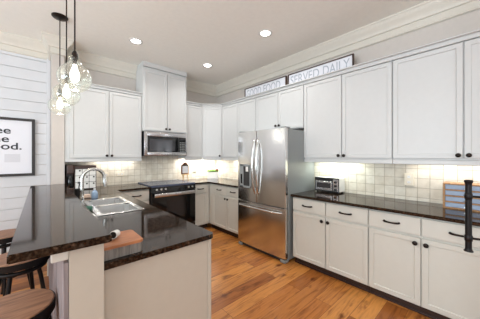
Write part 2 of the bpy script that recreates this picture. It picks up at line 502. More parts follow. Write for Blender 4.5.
def pull_bm(a, z, n0, L=0.060):
    b = bmn()
    pts = [(a - L, n0, z), (a - L, n0 + 0.016, z), (a - L * .82, n0 + 0.024, z - .001), (a - L * .4, n0 + 0.028, z - .003), (a, n0 + 0.029, z - .0035),
           (a + L * .4, n0 + 0.028, z - .003), (a + L * .82, n0 + 0.024, z - .001), (a + L, n0 + 0.016, z), (a + L, n0, z)]
    tube(b, pts, [.009, .0098, .0098, .0085, .008, .0085, .0098, .0098, .009], 8)
    lathe(b, [(0.009, 0), (0.009, 0.004), (0, 0.004)], (a - L, n0, z), 12, 'Y')
    lathe(b, [(0.009, 0), (0.009, 0.004), (0, 0.004)], (a + L, n0, z), 12, 'Y')
    return b
DT = 0.020
def cabinet(name, label, fr, loc, wid, z0, z1, depth, doors, drawers=(), mat='white', toe=False, crown=False, rail=False, group=None, crown_ends=(0, 0), fillers=()):
    """loc: floor point at the front left corner of the door plane. doors: (a0,a1,z0,z1,knob a,knob z)"""
    th = thing(name, label, 'cabinet', loc, 0, group)
    b = bmn()
    box(b, 0.001, wid - 0.001, -depth, -DT - 0.001, z0, z1, 0.0015, 1)
    put('carcass', b, M[mat], fr, th)
    for a0, a1, d0, d1, ka, kz in doors:
        d = put('door', panel_bm(a0, a1, d0, d1, -DT, DT), M[mat], fr, th)
        if ka is not None: put('knob', knob_bm(ka, kz, 0.0005), M['bronze'], fr, d, 40)
    for a0, a1, d0, d1, pa in drawers:
        d = put('drawer', panel_bm(a0, a1, d0, d1, -DT, DT, 0), M[mat], fr, th)
        if pa is not None: put('pull', pull_bm(pa, (d0 + d1) / 2 + 0.001, 0.0005), M['bronze'], fr, d, 50)
    for a0, a1, d0, d1 in fillers:
        put('filler_panel', panel_bm(a0, a1, d0, d1, -DT, DT - 0.001, 0), M[mat], fr, th)
    if toe:
        b = bmn(); box(b, 0.001, wid - 0.001, -depth + 0.05, -0.065, 0.0, z0 - 0.001)
        box(b, 0.001, wid - 0.001, -0.0645, -0.052, 0.0, 0.022, 0.004)
        put('toe_kick', b, M['toe'], fr, th)
    if crown:
        e0, e1 = crown_ends
        b = bmn()
        box(b, -e0, wid + e1, -depth, 0.006, z1 + 0.001, z1 + 0.040, 0.002, 1)
        box(b, -e0, wid + e1, -depth, 0.036, z1 + 0.0405, z1 + 0.056, 0.004, 1)
        put('cap_moulding', b, M[mat], fr, th)
    if rail:
        b = bmn()
        box(b, 0.001, wid - 0.001, -0.034, -0.006, rail, z0 - 0.001, 0.004, 1)
        put('light_rail', b, M[mat], fr, th)
    return th
G = 0.0048
ZD0, ZD1, ZR, ZT = 1.388, 2.432, 1.326, 2.440
def two_upper(label, fr, loc, wid, split, k=True, z0=1.372, zd0=ZD0, rail=ZR, knobz=None, depth=0.30, mat='white', ends=(0, 0), lead=0):
    kz = knobz or (zd0 + 0.030)
    return cabinet('wall_cabinet', label, fr, loc, wid, z0, ZT, depth,
        [(G + lead, split - G, zd0, ZD1, split - 0.034, kz), (split + G, wid - G, zd0, ZD1, split + 0.034, kz)], crown=True, rail=rail, mat=mat, crown_ends=ends)

RD = W - CU - 0.013
two_upper('tall white two-door wall cabinet right of the fridge, above the toaster oven', FRT, (CU, 1.7785, 0), 1.083, 0.542, depth=RD)
two_upper('white two-door wall cabinet at the right edge, above the blue drawer box', FRT, (CU, 0.6945, 0), 1.083, 0.542, depth=RD)
two_upper('short white two-door cabinet directly above the fridge', FRT, (CU, 2.736, 0), 0.957, 0.492, z0=1.822, zd0=1.834, rail=None, knobz=1.895, depth=RD)
cabinet('wall_cabinet', 'white two-door wall cabinet between the corner cabinet and the fridge', FRT, (CU, 3.712, 0), 0.974, 1.372, ZT, RD,
        [(G, 0.482 - G, ZD0, ZD1, None, None), (0.482 + G, 0.974 - G, ZD0, ZD1, None, None)], crown=True, rail=ZR)
BD = D - BU - 0.013
two_upper('white two-door wall cabinet on the back wall left of the microwave', FB, (0.253, BU, 0), 1.045, 0.550, depth=BD, lead=0.05)
cabinet('wall_cabinet', 'narrow white wall cabinet right of the microwave', FB, (2.124, BU, 0), 0.386, 1.372, ZT, BD,
        [(G, 0.386 - G, ZD0, ZD1, None, None)], crown=True, rail=ZR)
# diagonal corner wall cabinet
A = Vector((CU - 2.511, 3.713 - BU, 0)); L = A.length; A.normalize()
FD = Fr(A, (A.y, -A.x, 0))
th = thing('corner_cabinet', 'white diagonal corner wall cabinet with one black knob', 'cabinet', (2.511, BU, 0))
pts = [(0, 0), (CU - 2.511, 3.713 - BU), (W - 0.014 - 2.511, 3.713 - BU), (W - 0.014 - 2.511, D - 0.014 - BU), (0, D - 0.014 - BU)]
inn = [(0.001, 0.022), (CU - 2.511 + 0.012, 3.7145 - BU + 0.0005)] + [(p[0] - 0.0 if i < 2 else p[0], p[1] + (0.0015 if i == 0 else 0)) for i, p in enumerate(pts[2:])]
inn[0] = (0.0015, 0.016); inn[1] = (CU - 2.511 + 0.016, 3.7150 - BU); inn[-1] = (0.0015, D - 0.014 - BU)
b = bmn(); prism(b, inn, 1.372, ZT); obj('carcass', b, M['white'], th)
d = put('door', panel_bm(0.012, L - 0.012, ZD0, ZD1, -DT + 0.003, DT), M['white'], FD, th)
put('knob', knob_bm(L - 0.046, ZD0 + 0.03, 0.0035), M['bronze'], FD, d, 40)
b = bmn(); box(b, 0.004, L - 0.004, -0.02, 0.008, ZT + 0.001, ZT + 0.040, 0.002, 1); box(b, 0.004, L - 0.004, -0.02, 0.038, ZT + 0.0405, ZT + 0.056, 0.004, 1)
put('cap_moulding', b, M['white'], FD, th)
b = bmn(); box(b, 0.012, L - 0.012, -0.03, -0.006, ZR, 1.371, 0.004, 1); put('light_rail', b, M['white'], FD, th)

# tall cabinet over the microwave, up to the ceiling
wid = TX1 - TX0
th = cabinet('wall_cabinet', 'tallest white two-door cabinet above the microwave, reaching the ceiling', FB, (TX0, TY, 0), wid, 1.850, 2.955, D - TY - 0.013,
        [(G + .012, wid / 2 - G + .02, 1.862, 2.905, wid / 2 - 0.014, 1.902), (wid / 2 + G + .02, wid - G - .004, 1.862, 2.905, wid / 2 + 0.054, 1.902)])
b = bmn()
prof = [(0.0, 2.956), (0.006, 2.956), (0.010, 2.975), (0.030, 3.005), (0.040, 3.022), (0.046, 3.024), (0.046, H - 0.001), (0.0, H - 0.001)]
cb_ = sweep([(wid, -(D - TY - .013)), (wid, 0), (0, 0), (0, -(D - TY - .013))], [(o_, z_) for o_, z_ in prof])
put('crown_moulding', cb_, M['white'], FB, th)

# ---- base cabinets
ZB0, DZ0, DZ1, RZ0, RZ1, BT = 0.085, 0.097, 0.690, 0.712, 0.866, 0.882
def base2(label, fr, loc, wid, depth, split):
    return cabinet('base_cabinet', label, fr, loc, wid, ZB0, BT, depth,
        [(G, split - G, DZ0, DZ1, split - 0.040, DZ1 - 0.045), (split + G, wid - G, DZ0, DZ1, split + 0.036, DZ1 - 0.045)],
        [(G, split - G, RZ0, RZ1, split / 2 - 0.01), (split + G, wid - G, RZ0, RZ1, (split + wid) / 2)], mat='warm', toe=True)
BDR = W - CB - 0.005
base2('cream base cabinet beside the fridge, under the toaster oven', FRT, (CB, 1.7269, 0), 0.9094, BDR, 0.455)
base2('cream base cabinet behind the black pull bar at the right edge', FRT, (CB, 0.8165, 0), 0.9094, BDR, 0.420)
cabinet('base_cabinet', 'cream base cabinet at the far right end of the counter', FRT, (CB, -0.094, 0), 0.455, ZB0, BT, BDR,
        [(G, 0.455 - G, DZ0, DZ1, 0.04, DZ1 - .045)], [(G, 0.455 - G, RZ0, RZ1, 0.228)], mat='warm', toe=True)
# beyond the fridge
cabinet('base_cabinet', 'cream base cabinet in the corner left of the fridge', FRT, (CB, 3.675, 0), 0.903, ZB0, BT, BDR,
        [(0.115, 0.553, DZ0, DZ1, 0.523, DZ1 - .045), (0.560, 0.899, DZ0, DZ1, 0.593, DZ1 - .045)],
        [(0.115, 0.553, RZ0, RZ1, 0.335), (0.560, 0.899, RZ0, RZ1, 0.73)], mat='warm', toe=True, fillers=[(0.003, 0.112, DZ0, RZ1)])
BDB = D - BB - 0.005
cabinet('base_cabinet', 'narrow cream base cabinet right of the range', FB, (2.134, BB, 0), 0.339, ZB0, BT, BDB,
        [(G, 0.272, DZ0, DZ1, None, None)], [(G, 0.272, RZ0, RZ1, 0.14)], mat='warm', toe=True, fillers=[(0.275, 0.339, DZ0, RZ1)])
cabinet('base_cabinet', 'cream base cabinet left of the range', FB, (0.845, BB, 0), 0.471, ZB0, BT, BDB,
        [(0.02, 0.468, DZ0, DZ1, 0.065, DZ1 - .045)], [(0.02, 0.468, RZ0, RZ1, 0.275)], mat='warm', toe=True)

# ------------------------------------------------------------------ countertops
def ctop(label, pts, z0=0.884, z1=CT):
    b = bmn(); prism(b, pts, z0, z1, 0.004)
    return tag(obj('countertop', b, M['granite']), label, 'countertop')
e = 0.035
ctop('dark granite countertop along the right wall, under the toaster oven', [(CB - e, 1.735), (CB - e, -0.56), (W - 0.013, -0.56), (W - 0.013, 1.735)])
ctop('dark granite corner countertop between range and fridge', [(2.133, BB - e), (CB - e, BB - e), (CB - e, 2.76), (W - 0.013, 2.76), (W - 0.013, D - 0.013), (2.133, D - 0.013)])
# peninsula counter with the sink cut-out, joined to the run left of the range
SX0, SX1, SY0, SY1 = 0.365, 0.705, 2.16, 2.96
PE, PF = 0.835, 1.177
b = bmn()
t = bmesh.new()
def rc(cx, cy, r, a0, a1, n=5): return [(cx + r * math.cos(a0 + (a1 - a0) * i / n), cy + r * math.sin(a0 + (a1 - a0) * i / n)) for i in range(n + 1)]
outer = [(0.2115, PF)] + rc(PE - 0.03, PF + 0.03, 0.03, -PI / 2, 0) + [(PE, SY0)]
prism(b, [(0.2115, PF)] + rc(PE - 0.03, PF + 0.03, 0.03, -PI / 2, 0) + [(PE, SY0), (0.2115, SY0)], 0.884, CT, 0.0)
prism(b, [(0.2115, SY0), (SX0, SY0), (SX0, SY1), (0.2115, SY1)], 0.884, CT)
prism(b, [(SX1, SY0), (PE, SY0), (PE, SY1), (SX1, SY1)], 0.884, CT)
prism(b, [(0.2115, SY1), (PE, SY1), (PE, BB - e), (1.322, BB - e), (1.322, D - 0.013), (0.270, D - 0.013), (0.270, 3.6), (0.2115, 3.6)], 0.884, CT)
bmesh.ops.remove_doubles(b, verts=list(b.verts), dist=1e-5)
tag(obj('countertop', b, M['granite']), 'dark granite peninsula countertop holding the steel sink', 'countertop')
# raised bar
BX0, BX1, BY0, BY1, BZ = -0.087, 0.232, 1.100, 3.53, 1.067
b = bmn(); prism(b, [(BX0, BY0 + .005), (BX1, BY0), (BX1, BY1), (BX0, BY1)], BZ - 0.033, BZ, 0.004)
tag(obj('bar_counter', b, M['granite']), 'long raised dark granite bar top over the stools', 'countertop')
# knee wall under the bar
KX0, KX1 = 0.087, 0.210
b = bmn(); box(b, KX0, KX1, 1.142, 3.50, 0, BZ - 0.034); wp = struct('wall_peninsula', b, M['penin'])
b = bmn()
box(b, KX0 - 0.030, KX0 - 0.0005, 3.46, 3.50, 0, BZ - 0.035, 0.002)
box(b, 0.030, KX0 - 0.0005, 1.150, 1.185, 0.985, BZ - 0.0345, 0.004)
box(b, KX0 - 0.024, KX0 - 0.0005, 1.186, 3.459, 0.975, BZ - 0.035, 0.002)
o = struct('trim_5', b, M['crown'])
b = bmn()
y = 1.147
while y < 3.45:
    ww = 0.09 + 0.05 * random.random(); y2 = min(y + ww, 3.459)
    box(b, KX0 - 0.019 + 0.004 * random.random(), KX0 - 0.0005, y + 0.002, y2, 0.005, 0.974, 0.002, 1); y = y2
struct('trim_6', b, M['barn'])
# peninsula cabinet
th = thing('peninsula_cabinet', 'cream peninsula cabinet with plain beige end panel under the sink counter', 'cabinet', (0, 0, 0))
b = bmn(); box(b, 0.2115, 0.803, 1.21, 1.228, 0.0, 0.883, 0.001, 1); obj('end_panel', b, M['penin'], th)
b = bmn(); box(b, 0.804, 0.828, 1.203, 1.235, 0.0, 0.883, 0.003, 1); obj('corner_stile', b, M['penin'], th)
b = bmn(); box(b, 0.800, 0.820, 1.24, 3.60, 0.09, 0.883); box(b, 0.24, 0.775, 1.229, 3.60, 0.09, 0.11); box(b, 0.72, 0.735, 1.24, 3.6, 0, 0.09)
obj('carcass', b, M['penin'], th)

# ------------------------------------------------------------------ sink and faucet
th = thing('kitchen_sink', 'double bowl stainless steel sink set in the peninsula counter', 'sink', (0, 0, CT))
b = bmn()
zr = 0.0006
def ring(b, x0, x1, y0, y1, holes, z):
    # flat rim with rectangular holes stacked along y
    box(b, x0, holes[0][0], y0, y1, z, z + 0.006, 0.002, 1); box(b, holes[0][1], x1, y0, y1, z, z + 0.006, 0.002, 1)
    ys = [y0] + [q for h in holes for q in (h[2], h[3])] + [y1]
    for i in range(0, len(ys), 2): box(b, holes[0][0] - .001, holes[0][1] + .001, ys[i], ys[i + 1], z, z + 0.006, 0.002, 1)
hx0, hx1 = SX0 + 0.028, SX1 - 0.02
holes = [(hx0, hx1, SY0 + 0.02, SY0 + 0.385), (hx0, hx1, SY0 + 0.415, SY1 - 0.02)]
ring(b, SX0 - 0.02, SX1 + 0.02, SY0 - 0.02, SY1 + 0.02, holes, zr)
obj('rim', b, M['sink'], th, 40)
for hx in holes:
    t = bmesh.new(); bmesh.ops.create_cube(t, size=1)
    x0, x1, y0, y1 = hx[0] - .002, hx[1] + .002, hx[2] - .002, hx[3] + .002
    for v in t.verts: v.co = Vector(((x0 + x1) / 2 + v.co.x * (x1 - x0), (y0 + y1) / 2 + v.co.y * (y1 - y0), -0.19 + (v.co.z + .5) * 0.1906))
    t.normal_update()
    top = max(t.faces, key=lambda q: q.normal.z); bmesh.ops.delete(t, geom=[top], context='FACES_ONLY')
    es = [e_ for e_ in t.edges if not all(v.co.z > -0.001 for v in e_.verts)]
    bmesh.ops.bevel(t, geom=es, offset=0.035, segments=4, affect='EDGES')
    bmesh.ops.reverse_faces(t, faces=list(t.faces))
    bb = bmn(); merge(bb, t)
    bw = obj('bowl', bb, M['bowl'], th, 40)
    bb = bmn(); lathe(bb, [(0.045, 0.0), (0.045, 0.003), (0.03, 0.002), (0, 0.001)], ((x0 + x1) / 2, (y0 + y1) / 2, -0.1895), 20); obj('drain', bb, M['chrome'], bw, 40)
fx, fy = 0.312, 2.74
th = thing('kitchen_faucet', 'tall chrome gooseneck pull-down faucet behind the sink', 'faucet', (fx, fy, CT + 0.0006))
b = bmn(); lathe(b, [(0.030, 0), (0.030, 0.006), (0.021, 0.012), (0.019, 0.09), (0.0155, 0.10), (0, 0.10)], (0, 0, 0), 20); obj('base', b, M['chrome'], th, 40)
R_ = 0.098; zt = 0.362 - R_
pts = [(0, 0, 0.09), (0, 0, 0.2), (0, 0, zt)] + [(R_ - R_ * math.cos(a), 0, zt + R_ * math.sin(a)) for a in [PI * k / 14 for k in range(1, 14)]] + [(2 * R_, 0, zt - 0.01)]
b = bmn(); tube(b, pts, 0.0165, 14); obj('neck', b, M['nickel'], th, 60)
b = bmn(); tube(b, [(2 * R_, 0, zt - 0.010), (2 * R_ + .002, 0, zt - 0.03), (2 * R_ + .006, 0, zt - 0.06), (2 * R_ + .008, 0, zt - 0.092)], [0.0165, 0.0175, 0.019, 0.0175], 14); obj('spray_head', b, M['nickel'], th, 60)
b = bmn(); tube(b, [(0, -0.018, 0.06), (0, -0.045, 0.066), (0.0, -0.09, 0.10)], [0.009, 0.007, 0.006], 10); obj('handle', b, M['chrome'], th, 60)

# ------------------------------------------------------------------ range
RX0, RX1, RY = 1.327, 2.128, 3.655
rw = RX1 - RX0
th = thing('range', 'black and steel slide-in range between the base cabinets', 'stove', (RX0, RY, 0))
b = bmn(); box(b, 0.002, rw - 0.002, 0.0, D - 0.02 - RY, 0.03, 0.895); 
for px in (0.05, rw - 0.05):
    for py in (0.06, 0.55): lathe(b, [(0.02, 0), (0.02, 0.03), (0, 0.03)], (px, py, 0), 12)
obj('body', b, M['black'], th)
b = bmn(); box(b, 0.0, rw, -0.035, D - 0.02 - RY, 0.896, 0.932, 0.006); obj('cooktop', b, M['cooktop'], th)
ct = th.children
for (cx, cy, r) in ((0.22, 0.18, 0.105), (0.58, 0.18, 0.09), (0.22, 0.45, 0.08), (0.58, 0.45, 0.10)):
    b = bmn(); torus(b, (cx, cy, 0.9325), r, 0.0012, 32, 4); obj('burner_ring', b, M['fside'], th)
b = bmn()
t = bmesh.new()
vs = [(-0.036, 0.894), (-0.058, 0.815), (-0.001, 0.815), (-0.001, 0.894)]
f0 = [t.verts.new((0.001, y_, z_)) for y_, z_ in vs]; f1 = [t.verts.new((rw - 0.001, y_, z_)) for y_, z_ in vs]
t.faces.new(f0); t.faces.new(f1)
for k in range(4): t.faces.new((f0[k], f0[(k + 1) % 4], f1[(k + 1) % 4], f1[k]))
bmesh.ops.recalc_face_normals(t, faces=list(t.faces)); merge(b, t)
cp = obj('control_panel', b, M['blackglass'], th)
for kx in (0.075, 0.15, 0.225, rw - 0.15, rw - 0.075):
    b = bmn(); lathe(b, [(0.024, 0), (0.022, 0.008), (0.019, 0.026), (0.016, 0.030), (0, 0.030)], (kx, -0.046, 0.857), 18, Vector((0, -1, 0.32)).normalized()); obj('knob', b, M['chrome'], cp, 40)
b = bmn(); box(b, 0.004, rw - 0.004, -0.052, -0.001, 0.215, 0.810, 0.006); dr = obj('oven_door', b, M['ovenglass'], th)
b = bmn(); box(b, 0.030, rw - 0.030, -0.105, -0.083, 0.742, 0.800, 0.009, 3)
for kx in (0.06, rw - 0.06): box(b, kx - 0.012, kx + 0.012, -0.086, -0.0525, 0.766, 0.79, 0.003)
obj('handle', b, M['steelh'], dr, 40)
b = bmn(); box(b, 0.09, rw - 0.09, -0.0535, -0.0522, 0.33, 0.66); obj('window', b, M['blackglass'], dr)
b = bmn(); box(b, 0.004, rw - 0.004, -0.046, -0.001, 0.045, 0.205, 0.005); obj('storage_drawer', b, M['ovenglass'], th)

# ------------------------------------------------------------------ microwave
MX0, MX1, MY, MZ0, MZ1 = 1.318, 2.118, 3.915, 1.412, 1.842
mw = MX1 - MX0; mh = MZ1 - MZ0
th = thing('microwave', 'stainless over-the-range microwave under the tall cabinet', 'microwave', (MX0, MY, MZ0))
b = bmn(); box(b, 0.0, mw, 0.03, D - 0.014 - MY, 0.0, mh, 0.003, 1); obj('body', b, M['black'], th)
b = bmn()
box(b, 0, 0.055, 0, 0.029, 0.010, mh - .004, 0.006); box(b, mw - 0.022, mw, 0, 0.029, 0.010, mh - .004, 0.004)
box(b, 0.05, mw - 0.02, 0, 0.029, 0.010, 0.072, 0.004); box(b, 0.05, mw - 0.02, 0, 0.029, mh - 0.082, mh - .004, 0.004)
dr = obj('door_frame', b, M['steelh'], th, 40)
b = bmn(); box(b, 0.054, mw - 0.021, 0.008, 0.028, 0.071, mh - 0.081); gl = obj('door_glass', b, M['blackglass'], th)
b = bmn(); box(b, 0.095, 0.565, 0.0065, 0.0079, 0.095, mh - 0.128, 0.0004, 1); obj('window', b, M['ovenwin'], gl)
b = bmn()
for r in range(6):
    for c in range(3): box(b, 0.655 + c * 0.036, 0.680 + c * 0.036, 0.0068, 0.0079, 0.085 + r * 0.032, 0.104 + r * 0.032)
obj('keypad', b, M['fside'], gl)
b = bmn(); box(b, 0.665, 0.755, 0.0068, 0.0079, mh - 0.128, mh - 0.098); obj('display', b, M['ovenwin'], gl)
b = bmn(); tube(b, [(0.615, 0.0, 0.085), (0.615, -0.028, 0.10), (0.615, -0.034, mh / 2), (0.615, -0.028, mh - 0.10), (0.615, 0.0, mh - 0.085)], 0.009, 10); obj('handle', b, M['black'], dr, 50)
b = bmn(); box(b, 0.36, 0.42, -0.0012, -0.0002, mh - 0.055, mh - 0.035); obj('badge', b, M['paper'], dr)

# ------------------------------------------------------------------ fridge
FX, FY0, FY1 = 2.362, 1.770, 2.705
th = thing('refrigerator', 'stainless french door refrigerator with ice dispenser and bottom freezer', 'refrigerator', (FX, 0, 0))
b = bmn(); box(b, 0.078, W - 0.02 - FX, FY0, FY1, 0.03, 1.775, 0.006); obj('body', b, M['fside'], th)
fs = 2.276
def bow(b, y0, y1, z0, z1, x0=0.0, x1=0.07, bulge=0.014):
    """front panel with a gently bowed face over the whole fridge width"""
    n = 10; t = bmesh.new()
    yc, hw = (FY0 + FY1) / 2, (FY1 - FY0) / 2
    fr_, bk = [], []
    for i in range(n + 1):
        y_ = y0 + (y1 - y0) * i / n
        xx = x0 + bulge * ((y_ - yc) / hw) ** 2
        fr_.append((t.verts.new((xx, y_, z0)), t.verts.new((xx, y_, z1)))); bk.append((t.verts.new((x1, y_, z0)), t.verts.new((x1, y_, z1))))
    for i in range(n):
        t.faces.new((fr_[i][0], fr_[i + 1][0], fr_[i + 1][1], fr_[i][1])); t.faces.new((bk[i][0], bk[i][1], bk[i + 1][1], bk[i + 1][0]))
        t.faces.new((fr_[i][1], fr_[i + 1][1], bk[i + 1][1], bk[i][1])); t.faces.new((fr_[i][0], bk[i][0], bk[i + 1][0], fr_[i + 1][0]))
    t.faces.new((fr_[0][0], fr_[0][1], bk[0][1], bk[0][0])); t.faces.new((fr_[n][0], bk[n][0], bk[n][1], fr_[n][1]))
    bmesh.ops.recalc_face_normals(t, faces=list(t.faces))
    es = [e_ for e_ in t.edges if e_.is_boundary is False and len(e_.link_faces) == 2 and e_.calc_face_angle(0) > 0.8]
    bmesh.ops.bevel(t, geom=es, offset=0.006, segments=2, affect='EDGES')
    merge(b, t)
def vhandle(y_, z0, z1, sgn):
    b = bmn()
    pts = []
    for i in range(15):
        s_ = i / 14; arch = math.sin(PI * s_) ** 0.6 if 0 < s_ < 1 else 0
        pts.append((0.003 - 0.062 * arch, y_ + sgn * 0.006 * arch, z0 + (z1 - z0) * s_))
    tube(b, pts, [0.010] + [0.0125] * 13 + [0.010], 12)
    return b
b = bmn(); bow(b, FY0, fs - 0.003, 0.728, 1.785); d1 = obj('right_door', b, M['steelv'], th, 40)
obj('handle', vhandle(fs - 0.035, 0.86, 1.66, -1), M['chrome'], d1, 60)
b = bmn(); bow(b, fs + 0.003, FY1, 0.728, 1.785); d2 = obj('left_door', b, M['steelv'], th, 40)
obj('handle', vhandle(fs + 0.035, 0.86, 1.66, 1), M['chrome'], d2, 60)
# dispenser on the far door
b = bmn()
ya, yb_, za, zb_ = 2.395, 2.635, 0.925, 1.285
box(b, -0.010, 0.003, ya, yb_, zb_ - 0.03, zb_ + 0.0, 0.003); box(b, -0.010, 0.003, ya, yb_, za, za + 0.03, 0.003)
box(b, -0.010, 0.003, ya, ya + 0.022, za, zb_, 0.003); box(b, -0.010, 0.003, yb_ - 0.08, yb_, za, zb_, 0.003)
ds = obj('dispenser', b, M['fside'], d2)
b = bmn(); box(b, -0.003, 0.003, ya + 0.022, yb_ - 0.08, za + 0.03, zb_ - 0.03); obj('dispenser_recess', b, M['rubber'], ds)
b = bmn(); box(b, -0.0115, -0.0102, yb_ - 0.060, yb_ - 0.02, za + 0.06, za + 0.21); obj('display', b, M['blackglass'], ds)
b = bmn(); box(b, -0.016, -0.0035, ya + 0.05, ya + 0.10, zb_ - 0.11, zb_ - 0.035, 0.003); obj('spout', b, M['ceramic'], ds)
b = bmn(); bow(b, FY0, FY1, 0.058, 0.716); d3 = obj('freezer_drawer', b, M['steelv'], th, 40)
b = bmn()
pts = []
for i in range(17):
    s_ = i / 16; arch = min(1, math.sin(PI * s_) ** 0.4 * 1.02) if 0 < s_ < 1 else 0
    pts.append((0.004 - 0.055 * arch, FY0 + 0.05 + (FY1 - FY0 - 0.10) * s_, 0.655))
tube(b, pts, [0.011] + [0.0135] * 15 + [0.011], 12); obj('handle', b, M['chrome'], d3, 60)
b = bmn(); box(b, 0.03, 0.08, FY0 + .02, FY1 - 0.02, 0.012, 0.055, 0.004); obj('toe_grille', b, M['rubber'], th)
b = bmn()
for y_ in (FY0 + 0.05, FY1 - 0.05): box(b, 0.01, 0.10, y_ - 0.045, y_ + 0.04, 0.0, 0.040, 0.012)
for y_ in (FY0 + 0.05, FY1 - 0.05): box(b, 0.55, 0.60, y_ - 0.02, y_ + 0.02, 0.0, 0.032, 0.004)
obj('foot', b, M['fside'], th)
b = bmn()
for y_ in (FY0 + 0.05, FY1 - 0.05): box(b, 0.02, 0.15, y_ - 0.03, y_ + 0.03, 1.7855, 1.805, 0.005)
obj('hinge_cover', b, M['fside'], th)

# ------------------------------------------------------------------ bar stools
def stool():
    th = thing('bar_stool', 'bar stool', 'stool')
    R, zs = 0.172, 0.66
    b = bmn(); lathe(b, [(0, zs - 0.028), (R - 0.004, zs - 0.028), (R - 0.004, zs - 0.003), (R - 0.008, zs), (0, zs)], n=48); obj('seat', b, M['seat'], th, 35)
    b = bmn(); lathe(b, [(R - 0.0035, zs - 0.052), (R + 0.002, zs - 0.052), (R + 0.002, zs - 0.006), (R - 0.0035, zs - 0.006), (R - 0.0035, zs - 0.052)], n=48)
    lathe(b, [(0.0, zs - 0.052), (R - 0.004, zs - 0.052), (R - 0.004, zs - 0.029), (0, zs - 0.029)], n=48)
    obj('seat_band', b, M['iron'], th, 35)
    for k in range(4):
        a = PI / 4 + k * PI / 2
        c, s_ = math.cos(a), math.sin(a)
        b = bmn()
        tube(b, [(0.10 * c, 0.10 * s_, zs - 0.053), (0.125 * c, 0.125 * s_, 0.50), (0.165 * c, 0.165 * s_, 0.25), (0.205 * c, 0.205 * s_, 0.012)], [0.015, 0.0135, 0.0125, 0.0125], 10)
        lathe(b, [(0.018, 0), (0.018, 0.012), (0, 0.014)], (0.205 * c, 0.205 * s_, 0), 12)
        obj('leg', b, M['iron'], th, 50)
    b = bmn(); torus(b, (0, 0, 0.27), 0.160, 0.009, 40, 8); obj('foot_ring', b, M['iron'], th, 50)
    b = bmn(); torus(b, (0, 0, 0.578), 0.142, 0.016, 32, 8); obj('upper_ring', b, M['iron'], th, 50)
    return th
s0 = stool()
s0.location = (-0.112, 1.575, 0)
s0['label'] = 'nearest round wooden bar stool, black metal band, below the near end of the bar'
dup(s0, (-0.113, 2.36, 0), 0.35, 'middle wooden bar stool, mostly hidden under the bar top edge')
dup(s0, (-0.265, 3.13, 0), 0.9, 'farthest wooden bar stool, seen left of the bar by the white planks')
for o in [q for q in bpy.data.objects if q.name.startswith('bar_stool')]: o['group'] = 'bar stools'

# ------------------------------------------------------------------ pendants
def pendant(zg):
    """origin at the ceiling, globe centre at height zg"""
    th = thing('pendant_light', 'pendant', 'pendant light')
    c = zg - H
    b = bmn(); lathe(b, [(0.0, 0.0), (0.078, 0.0), (0.078, -0.010), (0.066, -0.022), (0.012, -0.028), (0, -0.028)], n=28); obj('canopy', b, M['bronze'], th, 40)
    b = bmn(); tube(b, [(0, 0, -0.026), (0, 0, c + 0.20)], 0.0052, 8); obj('cord', b, M['bronze'], th, 60)
    b = bmn(); lathe(b, [(0, c + 0.205), (0.010, c + 0.204), (0.020, c + 0.185), (0.022, c + 0.148), (0.015, c + 0.144), (0.015, c + 0.105), (0, c + 0.105)], n=18); obj('socket', b, M['bronze'], th, 40)
    R = 0.111
    outer = [(0.040, c + 0.150), (0.036, c + 0.128), (0.044, c + 0.104)]
    for k in range(1, 15):
        a = math.radians(64 - k * 10.4); outer.append((R * math.cos(a), c + R * math.sin(a) * 0.96))
    outer = outer[:-1] + [(0.030, c - 0.099), (0, c - 0.100)]
    inner = [(max(r - 0.003, 0), z + (0.003 if r < 0.09 and z < c else 0)) for r, z in outer][::-1]
    b = bmn(); lathe(b, outer + inner[1:] + [outer[0]], n=36); obj('glass_globe', b, M['glass'], th, 60)
    b = bmn(); lathe(b, [(0, c + 0.104), (0.012, c + 0.10), (0.016, c + 0.075), (0.028, c + 0.04), (0.031, c + 0.015), (0.026, c - 0.012), (0.014, c - 0.026), (0, c - 0.03)], n=18); obj('bulb', b, M['bulb'], th, 60)
    return th
def pendant_lamp(x, y, z):
    l = bpy.data.lights.new('pendant_glow', 'POINT'); l.energy = 2; l.color = (1, 0.93, 0.82); l.shadow_soft_size = 0.05
    o = bpy.data.objects.new('pendant_glow', l); COL.objects.link(o); o.location = (x, y, z - 0.09)
for i, (x, y, zg, lab) in enumerate([(0.193, 2.09, 2.000, 'nearest and largest-looking glass globe pendant above the bar'),
                                 (0.185, 2.70, 1.998, 'middle glass globe pendant above the bar'),
                                 (0.168, 3.34, 1.995, 'farthest glass globe pendant, its round canopy in view')]):
    p_ = pendant(zg); p_.location = (x, y, H); p_['label'] = lab; p_['group'] = 'globe pendants over the bar'
    pendant_lamp(x, y, zg)

# ------------------------------------------------------------------ recessed ceiling lights
def can_light(x, y, label):
    th = thing('recessed_light', label, 'ceiling light', (x, y, H), 0, 'recessed ceiling lights')
    b = bmn(); lathe(b, [(0.060, -0.0005), (0.092, -0.0005), (0.092, -0.004), (0.082, -0.008), (0.062, -0.008), (0.060, -0.0005)], n=32); obj('trim_ring', b, M['ceramic'], th, 40)
    b = bmn(); lathe(b, [(0, -0.0058), (0.0615, -0.0058), (0.0615, -0.001), (0, -0.001)], n=32); obj('lens', b, M['can'], th, 40)
    l = bpy.data.lights.new('can_beam', 'SPOT'); l.energy = CAN_POWER; l.spot_size = math.radians(150); l.spot_blend = 0.8; l.shadow_soft_size = 0.06; l.color = (1, 0.97, 0.93)
    o = bpy.data.objects.new('can_beam', l); COL.objects.link(o); o.location = (x, y, H - 0.03)
can_light(1.006, 3.33, 'left recessed ceiling light, above the left wall cabinets')
can_light(2.218, 1.975, 'recessed ceiling light nearest the camera, in front of the signs')
can_light(2.225, 3.36, 'recessed ceiling light in front of the far corner')
l = bpy.data.lights.new('can_beam', 'SPOT'); l.energy = CAN_POWER; l.spot_size = math.radians(150); l.spot_blend = 0.8; l.shadow_soft_size = 0.06; l.color = (1, 0.97, 0.93)
